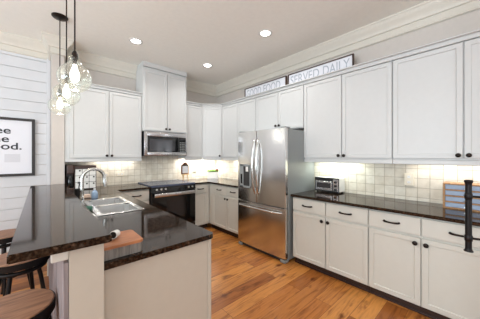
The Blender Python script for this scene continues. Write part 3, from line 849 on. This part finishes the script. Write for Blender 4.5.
o = bpy.data.objects.new('can_beam', l); COL.objects.link(o); o.location = (1.0, 1.95, H - 0.03)

# ------------------------------------------------------------------ under-cabinet lights
def under(label, x0, x1, y0, y1, power, tint=(1.0, 0.975, 0.94)):
    z = 1.3715
    th = thing('under_cabinet_light', label, 'light strip', ((x0 + x1) / 2, (y0 + y1) / 2, z), 0, 'under-cabinet light strips')
    hx, hy = (x1 - x0) / 2, (y1 - y0) / 2
    b = bmn(); box(b, -hx, hx, -hy, hy, -0.012, -0.0005, 0.002); obj('housing', b, M['ceramic'], th)
    b = bmn(); box(b, -hx + .005, hx - .005, -hy + .005, hy - .005, -0.0145, -0.0122); obj('diffuser', b, M['led'], th)
    area('under_cabinet_glow', ((x0 + x1) / 2, (y0 + y1) / 2, z - 0.018), (0, 0, -1), x1 - x0, y1 - y0, power, tint)
ux0, ux1 = W - 0.14, W - 0.10
under('light strip under the cabinet above the toaster oven', ux0, ux1, 1.10, 1.70, 7.0 * UNDER_POWER, (0.90, 1.0, 0.90))
under('light strip under the cabinet above the blue drawer box', ux0, ux1, -0.30, 0.55, 5.5 * UNDER_POWER)
under('light strip under the cabinet left of the fridge', ux0, ux1, 2.85, 3.60, 16.0 * UNDER_POWER)
under('light strip under the diagonal corner cabinet', 2.56, 2.93, D - 0.14, D - 0.10, 20.0 * UNDER_POWER)
under('light strip under the cabinet right of the microwave', 2.16, 2.48, D - 0.14, D - 0.10, 12.0 * UNDER_POWER)
under('light strip under the cabinet left of the microwave', 0.62, 1.26, D - 0.14, D - 0.10, 5.5 * UNDER_POWER)

# ------------------------------------------------------------------ signs on top of the cabinets
FS = Fr((0, -1, 0), (-1, 0, 0))
def sign(label, y0, y1, words):
    wid = y0 - y1; zb, zt_ = ZT + 0.057, 2.702
    h = zt_ - zb
    th = thing('wall_sign', label, 'sign', (2.935, y0, zb), 0, 'long wooden word signs on the cabinets')
    b = bmn(); box(b, 0.012, wid - 0.012, -0.012, 0.0, 0.012, h - 0.012); put('board', b, M['paper'], FS, th)
    b = bmn()
    f = 0.014
    box(b, 0, wid, -0.02, 0.012, 0, f, 0.002, 1); box(b, 0, wid, -0.02, 0.012, h - f, h, 0.002, 1)
    box(b, 0, f + .004, -0.02, 0.012, f, h - f, 0.002, 1); box(b, wid - f - .004, wid, -0.02, 0.012, f, h - f, 0.002, 1)
    put('frame', b, M['frame'], FS, th)
    a = 0.05
    for body, size, wd in words:
        t = text_bm(body, size, 0.0008, 0.0, 1.0)
        x0_, x1_ = width(t)
        zz = [v.co.z for v in t.verts]; zh = max(zz) - min(zz)
        bmesh.ops.transform(t, matrix=Matrix.Translation((a, 0, 0.034)) @ Matrix.Diagonal((wd / (x1_ - x0_), 1, (h - 0.075) / zh, 1)) @ Matrix.Translation((-x0_, 0, -min(zz))), verts=list(t.verts))
        for v in t.verts: v.co.y = 0.0018 if v.co.y < 0 else 0.0002
        put('lettering', t, M['greytext'], FS, th)
        a += wd + 0.06
sign('left framed sign reading GOOD FOOD on top of the fridge cabinets', 3.139, 2.165, [('GOOD', 0.1, 0.37), ('FOOD', 0.1, 0.37)])
sign('right framed sign reading SERVED DAILY on top of the cabinets', 2.135, 1.135, [('SERVED', 0.1, 0.48), ('DAILY', 0.1, 0.36)])

# ------------------------------------------------------------------ framed print on the shiplap
fx1 = -0.058; fx0 = fx1 - 0.74; fz0, fz1 = 1.139, 1.929
th = thing('framed_print', 'large black framed print reading see the good. on white planks', 'picture', (fx0, D - 0.0185, fz0))
fw_, fh_ = fx1 - fx0, fz1 - fz0
b = bmn(); f = 0.034
box(b, 0, fw_, -0.035, 0, 0, f, 0.002, 1); box(b, 0, fw_, -0.035, 0, fh_ - f, fh_, 0.002, 1); box(b, 0, f, -0.035, 0, f, fh_ - f, 0.002, 1); box(b, fw_ - f, fw_, -0.035, 0, f, fh_ - f, 0.002, 1)
obj('frame', b, M['blackframe'], th)
b = bmn(); box(b, f, fw_ - f, -0.015, -0.001, f, fh_ - f); sh = obj('print', b, M['paper'], th)
for body, z_, xr in (('see', 1.714, -0.298), ('the', 1.600, -0.315), ('good.', 1.502, -0.194)):
    t = text_bm(body, 0.128, 0.0008, 0.0018, 1.25)
    x0_, x1_ = width(t)
    bmesh.ops.transform(t, matrix=Matrix.Translation((xr - fx0 - x1_, -0.0168, z_ - fz0)), verts=list(t.verts))
    obj('lettering', t, M['inktext'], sh)
b = bmn(); box(b, fw_ - 0.30, fw_ - 0.15, -0.0158, -0.0152, 0.19, 0.30); obj('faint_stamp', b, plain('pale_grey_ink', srgb(212, 212, 218), 0.7), sh)

# ------------------------------------------------------------------ toaster oven
th = thing('toaster_oven', 'black and silver toaster oven on the right counter beside the fridge', 'toaster oven', (2.905, 1.655, CT + 0.0006))
wid, h = 0.345, 0.205
b = bmn(); box(b, 0.0, wid, -0.185, -0.012, 0.016, h, 0.006); put('body', b, M['ceramic'], FRT, th)
b = bmn(); box(b, 0.0, wid, -0.0115, 0.0, 0.014, h - .001, 0.003)
fp = put('front_panel', b, M['black'], FRT, th)
b = bmn(); box(b, 0.018, 0.255, 0.0005, 0.010, 0.03, h - 0.045, 0.003); dd = put('door', b, M['steelh'], FRT, th)
b = bmn(); box(b, 0.04, 0.235, 0.0105, 0.012, 0.065, h - 0.075); put('window', b, M['ovenwin'], FRT, dd)
b = bmn(); tube(b, [(0.03, 0.0105, h - 0.058), (0.03, 0.03, h - 0.058), (0.245, 0.03, h - 0.058), (0.245, 0.0105, h - 0.058)], 0.006, 8); put('handle', b, M['chrome'], FRT, dd, 50)
b = bmn(); box(b, 0.265, 0.338, 0.0005, 0.004, 0.028, h - 0.02, 0.002); cp = put('control_panel', b, M['steelh'], FRT, th)
for kz in (0.05, 0.10, 0.15):
    b = bmn(); lathe(b, [(0.017, 0), (0.015, 0.014), (0, 0.015)], (0.302, 0.0045, kz), 16, 'Y'); put('knob', b, M['black'], FRT, cp, 40)
for ax in (0.03, wid - 0.03):
    for ny in (-0.03, -0.16):
        b = bmn(); lathe(b, [(0.012, 0), (0.012, 0.0155), (0, 0.0155)], (ax, ny, 0), 10); put('foot', b, M['black'], FRT, th)

# ------------------------------------------------------------------ blue drawer organiser
th = thing('drawer_box', 'wooden countertop box with four blue-grey drawers, at the right edge', 'organizer', (2.895, 0.300, CT + 0.0006))
wid, h, dp = 0.40, 0.238, 0.19
b = bmn()
box(b, 0, 0.016, -dp, 0, 0, h, 0.001, 1); box(b, wid - 0.016, wid, -dp, 0, 0, h, 0.001, 1)
for k in range(5): box(b, 0.0155, wid - 0.0155, -dp, 0, k * (h - 0.012) / 4, k * (h - 0.012) / 4 + 0.012, 0.001, 1)
box(b, 0.0155, wid - 0.0155, -dp, -dp + 0.006, 0, h)
put('carcass', b, M['oak'], FRT, th)
for k in range(4):
    z0 = k * (h - 0.012) / 4 + 0.0135; z1 = (k + 1) * (h - 0.012) / 4 - 0.0015
    b = bmn(); box(b, 0.018, wid - 0.018, -dp + 0.01, -0.003, z0, z1, 0.002, 1); dd = put('drawer', b, M['blue'], FRT, th)
    b = bmn()
    t = bmesh.new()
    pr_ = [(0.026 * math.cos(a), 0.015 * math.sin(a)) for a in [PI * q / 10 for q in range(11)]]
    f0 = [t.verts.new((0.165 + p[0], -0.0028, z0 + 0.008 + p[1])) for p in pr_]; f1 = [t.verts.new((0.165 + p[0] * .8, 0.012, z0 + 0.008 + p[1] * .8)) for p in pr_]
    t.faces.new(f0); t.faces.new(f1)
    for q in range(11): t.faces.new((f0[q], f0[(q + 1) % 11], f1[(q + 1) % 11], f1[q]))
    bmesh.ops.recalc_face_normals(t, faces=list(t.faces)); merge(b, t)
    put('cup_pull', b, M['chrome'], FRT, dd, 40)

# ------------------------------------------------------------------ things at the far left of the counter
th = thing('drawer_chest', 'dark wooden chest of small white drawers behind the faucet', 'organizer', (0.366, 4.03, CT + 0.0006))
wid, h, dp = 0.275, 0.355, 0.24
b = bmn(); box(b, 0, wid, 0.004, dp, 0, h, 0.003, 1); obj('carcass', b, M['walnut'], th)
cw = (wid - 0.016) / 3; chh = 0.098
for r in range(3):
    for c in range(3):
        x0 = 0.008 + c * cw + 0.003; x1 = 0.008 + (c + 1) * cw - 0.003
        z0 = 0.012 + r * chh + 0.003; z1 = 0.012 + (r + 1) * chh - 0.003
        b = bmn(); box(b, x0, x1, -0.012, 0.003, z0, z1, 0.003, 1); dd = obj('drawer', b, M['ceramic'], th)
        b = bmn(); lathe(b, [(0.006, 0), (0.006, -0.008), (0.012, -0.012), (0.009, -0.020), (0, -0.021)], ((x0 + x1) / 2 + .012, -0.0125, z1 - 0.020), 12, 'Y'); obj('knob', b, M['iron'], dd, 40)
th = thing('coffee_maker', 'tall dark coffee maker against the wall column', 'coffee maker', (0.275, 4.00, CT + 0.0006))
b = bmn(); box(b, 0, 0.086, 0, 0.27, 0, 0.035, 0.006); box(b, 0, 0.086, 0.11, 0.27, 0.03, 0.36, 0.006); obj('body', b, M['walnut'], th)
b = bmn(); box(b, 0.0, 0.086, -0.005, 0.27, 0.24, 0.37, 0.012); obj('brew_head', b, M['walnut'], th)
b = bmn(); lathe(b, [(0.0, 0.0), (0.036, 0.0), (0.038, 0.01), (0.038, 0.15), (0.030, 0.17), (0, 0.17)], (0.043, 0.055, 0.0355), 20); obj('carafe', b, M['blackglass'], th, 40)
# soap, brush holder and sponge by the sink
th = thing('soap_bottle', 'blue dish soap bottle beyond the sink', 'bottle', (0.475, 3.10, CT + 0.0006))
b = bmn(); lathe(b, [(0, 0), (0.03, 0), (0.033, 0.01), (0.033, 0.065), (0.024, 0.085), (0.011, 0.093), (0.011, 0.100), (0, 0.100)], n=20); obj('body', b, M['bluesoap'], th, 40)
b = bmn(); lathe(b, [(0, 0.1005), (0.013, 0.1005), (0.012, 0.118), (0, 0.120)], n=16); obj('cap', b, M['ceramic'], th, 40)
th = thing('brush_holder', 'small black cup behind the faucet', 'cup', (0.335, 3.32, CT + 0.0006))
b = bmn(); lathe(b, [(0, 0), (0.034, 0), (0.04, 0.10), (0.036, 0.10), (0.031, 0.006), (0, 0.006)], n=20); obj('cup', b, M['black'], th, 40)
b = bmn(); tube(b, [(0.0, 0, 0.008), (0.018, 0.01, 0.16)], 0.006, 8); lathe(b, [(0, 0), (0.02, 0.004), (0.02, 0.02), (0, 0.024)], (0.02, 0.011, 0.16), 12); obj('brush', b, M['black'], th, 40)
b = bmn(); box(b, -0.05, 0.05, -0.032, 0.032, 0, 0.03, 0.006)
sp = tag(obj('sponge', b, M['teal']), 'green sponge at the left rim of the sink', 'sponge'); sp.location = (0.305, 2.47, CT + 0.0006); sp.rotation_euler = (0, 0, 0.4)
th = thing('towel', 'folded pale cloth beside the black cup at the faucet', 'cloth', (0.40, 3.20, CT + 0.0006))
b = bmn(); box(b, -0.05, 0.05, -0.04, 0.04, 0, 0.022, 0.008, 3); box(b, -0.045, 0.045, -0.036, 0.036, 0.0222, 0.04, 0.008, 3); obj('cloth', b, plain('pale_cloth', srgb(222, 198, 180), 0.9), th, 40)

# box with wooden lid near the peninsula end
th = thing('storage_box', 'grey ribbed box with orange-brown wooden lid on the peninsula end', 'box', (0.2145, 1.205, CT + 0.0006))
bx, by, bz = 0.186, 0.20, 0.060
b = bmn()
pts = [(0.0, 0.0)] + rc(bx - 0.02, 0.02, 0.02, -PI / 2, 0) + rc(bx - 0.02, by - 0.02, 0.02, 0, PI / 2) + [(0.0, by)]
prism(b, pts, 0, bz - 0.010, 0.002)
for k in range(12):
    xx = 0.006 + k * 0.0115
    box(b, xx, xx + 0.006, -0.0022, 0.0005, 0.002, bz - 0.012)
obj('body', b, M['greybox'], th)
b = bmn(); prism(b, [(-0.002, -0.004)] + rc(bx - 0.02, 0.016, 0.022, -PI / 2, 0) + rc(bx - 0.02, by - 0.016, 0.022, 0, PI / 2) + [(-0.002, by + 0.004)], bz - 0.0095, bz + 0.004, 0.002); obj('lid', b, M['copper'], th)
b = bmn()
t = bmesh.new(); 
lathe(b, [(0.015, 0), (0.0185, 0.003), (0.020, 0.034), (0.0195, 0.042), (0.017, 0.042), (0.0165, 0.006), (0, 0.005)], (0, 0, 0), 24)
cup = thing('small_cup', 'small white cup lying on the orange-brown box lid', 'cup', (0.305, 1.325, CT + bz + 0.0052 + 0.0205))
o = obj('shell', b, M['ceramic'], cup, 40); o.rotation_euler = (0, -PI / 2 + 0.06, 0.87)
b = bmn(); lathe(b, [(0, 0.012), (0.0162, 0.012), (0.0168, 0.040), (0, 0.040)], n=20); o2 = obj('dark_opening', b, M['black'], cup, 40); o2.rotation_euler = (0, -PI / 2 + 0.06, 0.87)  # black plug inside the shell, makes the cup's opening dark

# planter with succulents in the far corner
th = thing('planter', 'white rectangular planter of green succulents in the back corner', 'planter', (2.850, 4.085, CT + 0.0006), -PI / 4)
b = bmn(); box(b, -0.115, 0.115, -0.05, 0.05, 0, 0.15, 0.006); obj('pot', b, M['ceramic'], th)
b = bmn()
for k in range(26):
    cx, cy = random.uniform(-0.10, 0.10), random.uniform(-0.04, 0.04); r = random.uniform(0.03, 0.052)
    for q in range(9):
        a = 2 * PI * q / 9 + random.random(); tilt = random.uniform(0.5, 1.1)
        lathe(b, [(0.001, 0), (r * 0.26, r * 0.5), (r * 0.22, r * 0.9), (0, r * 1.35)], (cx, cy, 0.148), 6, Vector((math.cos(a) * math.sin(tilt), math.sin(a) * math.sin(tilt), math.cos(tilt))))
obj('foliage', b, M['leaf'], th, 60)
b = bmn(); lathe(b, [(0, 0), (0.024, 0.012), (0.028, 0.03), (0.014, 0.05), (0, 0.055)], (0.095, -0.03, 0.165), 14); obj('flower', b, M['berry'], th, 60)

# framed note on an easel right of the range
th = thing('framed_note', 'small brown framed white card on a wooden easel right of the range', 'picture', (2.138, 4.18, CT + 0.0006))
b = bmn(); box(b, 0.0, 0.17, 0.0, 0.018, 0.13, 0.325, 0.002, 1); fr_ = obj('frame', b, M['brown'], th)
lathe_b = bmn(); lathe(lathe_b, [(0, -0.009), (0.058, -0.009), (0.058, 0.009), (0, 0.009)], (0.085, 0.009, 0.315), 24, 'Y'); obj('arched_top', lathe_b, M['brown'], fr_, 40)
b = bmn(); box(b, 0.022, 0.150, -0.003, -0.0005, 0.150, 0.295); obj('card', b, M['paper'], th)
b = bmn()
box(b, 0.01, 0.16, -0.035, 0.02, 0.112, 0.1295, 0.002, 1)
for ax in (0.03, 0.14): tube(b, [(ax, -0.03, 0.0), (ax, 0.008, 0.115)], 0.008, 8)
tube(b, [(0.085, 0.09, 0.0), (0.085, 0.022, 0.2)], 0.007, 8)
obj('easel', b, M['gold'], th)

# ------------------------------------------------------------------ outlets
def outlet(label, fr, loc, wid, h, th_=0.012, horiz=False):
    th = thing('wall_outlet', label, 'outlet', loc)
    b = bmn(); box(b, -wid / 2, wid / 2, 0.0, th_, -h / 2, h / 2, 0.003, 1); put('cover_plate', b, M['cream'], fr, th)
    for s_ in (-1, 1):
        b = bmn()
        if horiz: cx, cz = s_ * wid * .22, 0
        else: cx, cz = 0, s_ * h * .22
        box(b, cx - 0.014, cx + 0.014, th_ + 0.0003, th_ + 0.003, cz - 0.013, cz + 0.013, 0.001, 1)
        sk = put('socket', b, M['ceramic'], fr, th)
        for q_ in (-0.005, 0.005):
            b = bmn(); box(b, cx + q_ - 0.001, cx + q_ + 0.001, th_ + 0.0031, th_ + 0.0036, cz - 0.004, cz + 0.004); put('slot', b, M['black'], fr, sk)
outlet('raised cream outlet on the right tiles, left of the blue drawer box', FRT, (W - 0.0125, 0.600, 1.150), 0.085, 0.135, 0.035)
outlet('cream outlet on the tiles behind the toaster oven', FRT, (W - 0.0125, 1.50, 1.215), 0.075, 0.12)
outlet('cream outlet on the back tiles beside the framed card', FB, (2.52, D - 0.0125, 1.12), 0.075, 0.115)
outlet('sideways outlet on the back tiles right of the faucet', FB, (0.80, D - 0.0125, 1.10), 0.12, 0.075, 0.008, True)
outlet('sideways outlet on the back tiles nearest the range', FB, (1.04, D - 0.0125, 1.10), 0.12, 0.075, 0.008, True)

# ------------------------------------------------------------------ post just beyond the right edge and its iron bar
def q(d, r, z): return FW * d + RT * r + Vector((0, 0, z))
r0 = 1.195
b = bmn()
t = bmesh.new(); bmesh.ops.create_cube(t, size=1)
for v in t.verts: v.co = q(1.035 + v.co.x * 0.09, r0 + 0.047 + v.co.y * 0.09, H / 2 + v.co.z * H)
merge(b, t); struct('trim_7', b, M['white'])
pd, prr = 1.10, 1.10 * 228.5 / 222.96
base = q(pd, prr, 0)
th = thing('door_pull', 'black iron pull bar with square cap standing before the right base cabinets', 'handle', base)
b = bmn(); tube(b, [(0, 0, 0.945), (0, 0, 1.285)], 0.0125, 16); obj('bar', b, M['iron'], th, 50)
b = bmn(); lathe(b, [(0.0125, 1.270), (0.0135, 1.272), (0.0135, 1.277), (0.0165, 1.282), (0.0165, 1.289), (0.012, 1.293), (0, 1.294)], n=20); obj('cap', b, M['iron'], th, 40)
b = bmn(); lathe(b, [(0, 0.940), (0.0175, 0.940), (0.0175, 0.945), (0.0135, 0.950), (0.0125, 0.957)], n=20); obj('foot', b, M['iron'], th, 40)
for zc in (1.212, 1.006):
    b = bmn(); lathe(b, [(0.0125, zc - 0.016), (0.0145, zc - 0.013), (0.0155, zc), (0.0145, zc + 0.013), (0.0125, zc + 0.016)], n=20); cl = obj('collar', b, M['iron'], th, 40)
    v1 = q(1.065, r0 + 0.001, 0) - base
    b = bmn(); tube(b, [Vector((0, 0, zc)), Vector((v1.x, v1.y, zc - 0.002))], 0.0055, 10); obj('standoff', b, M['iron'], cl, 50)
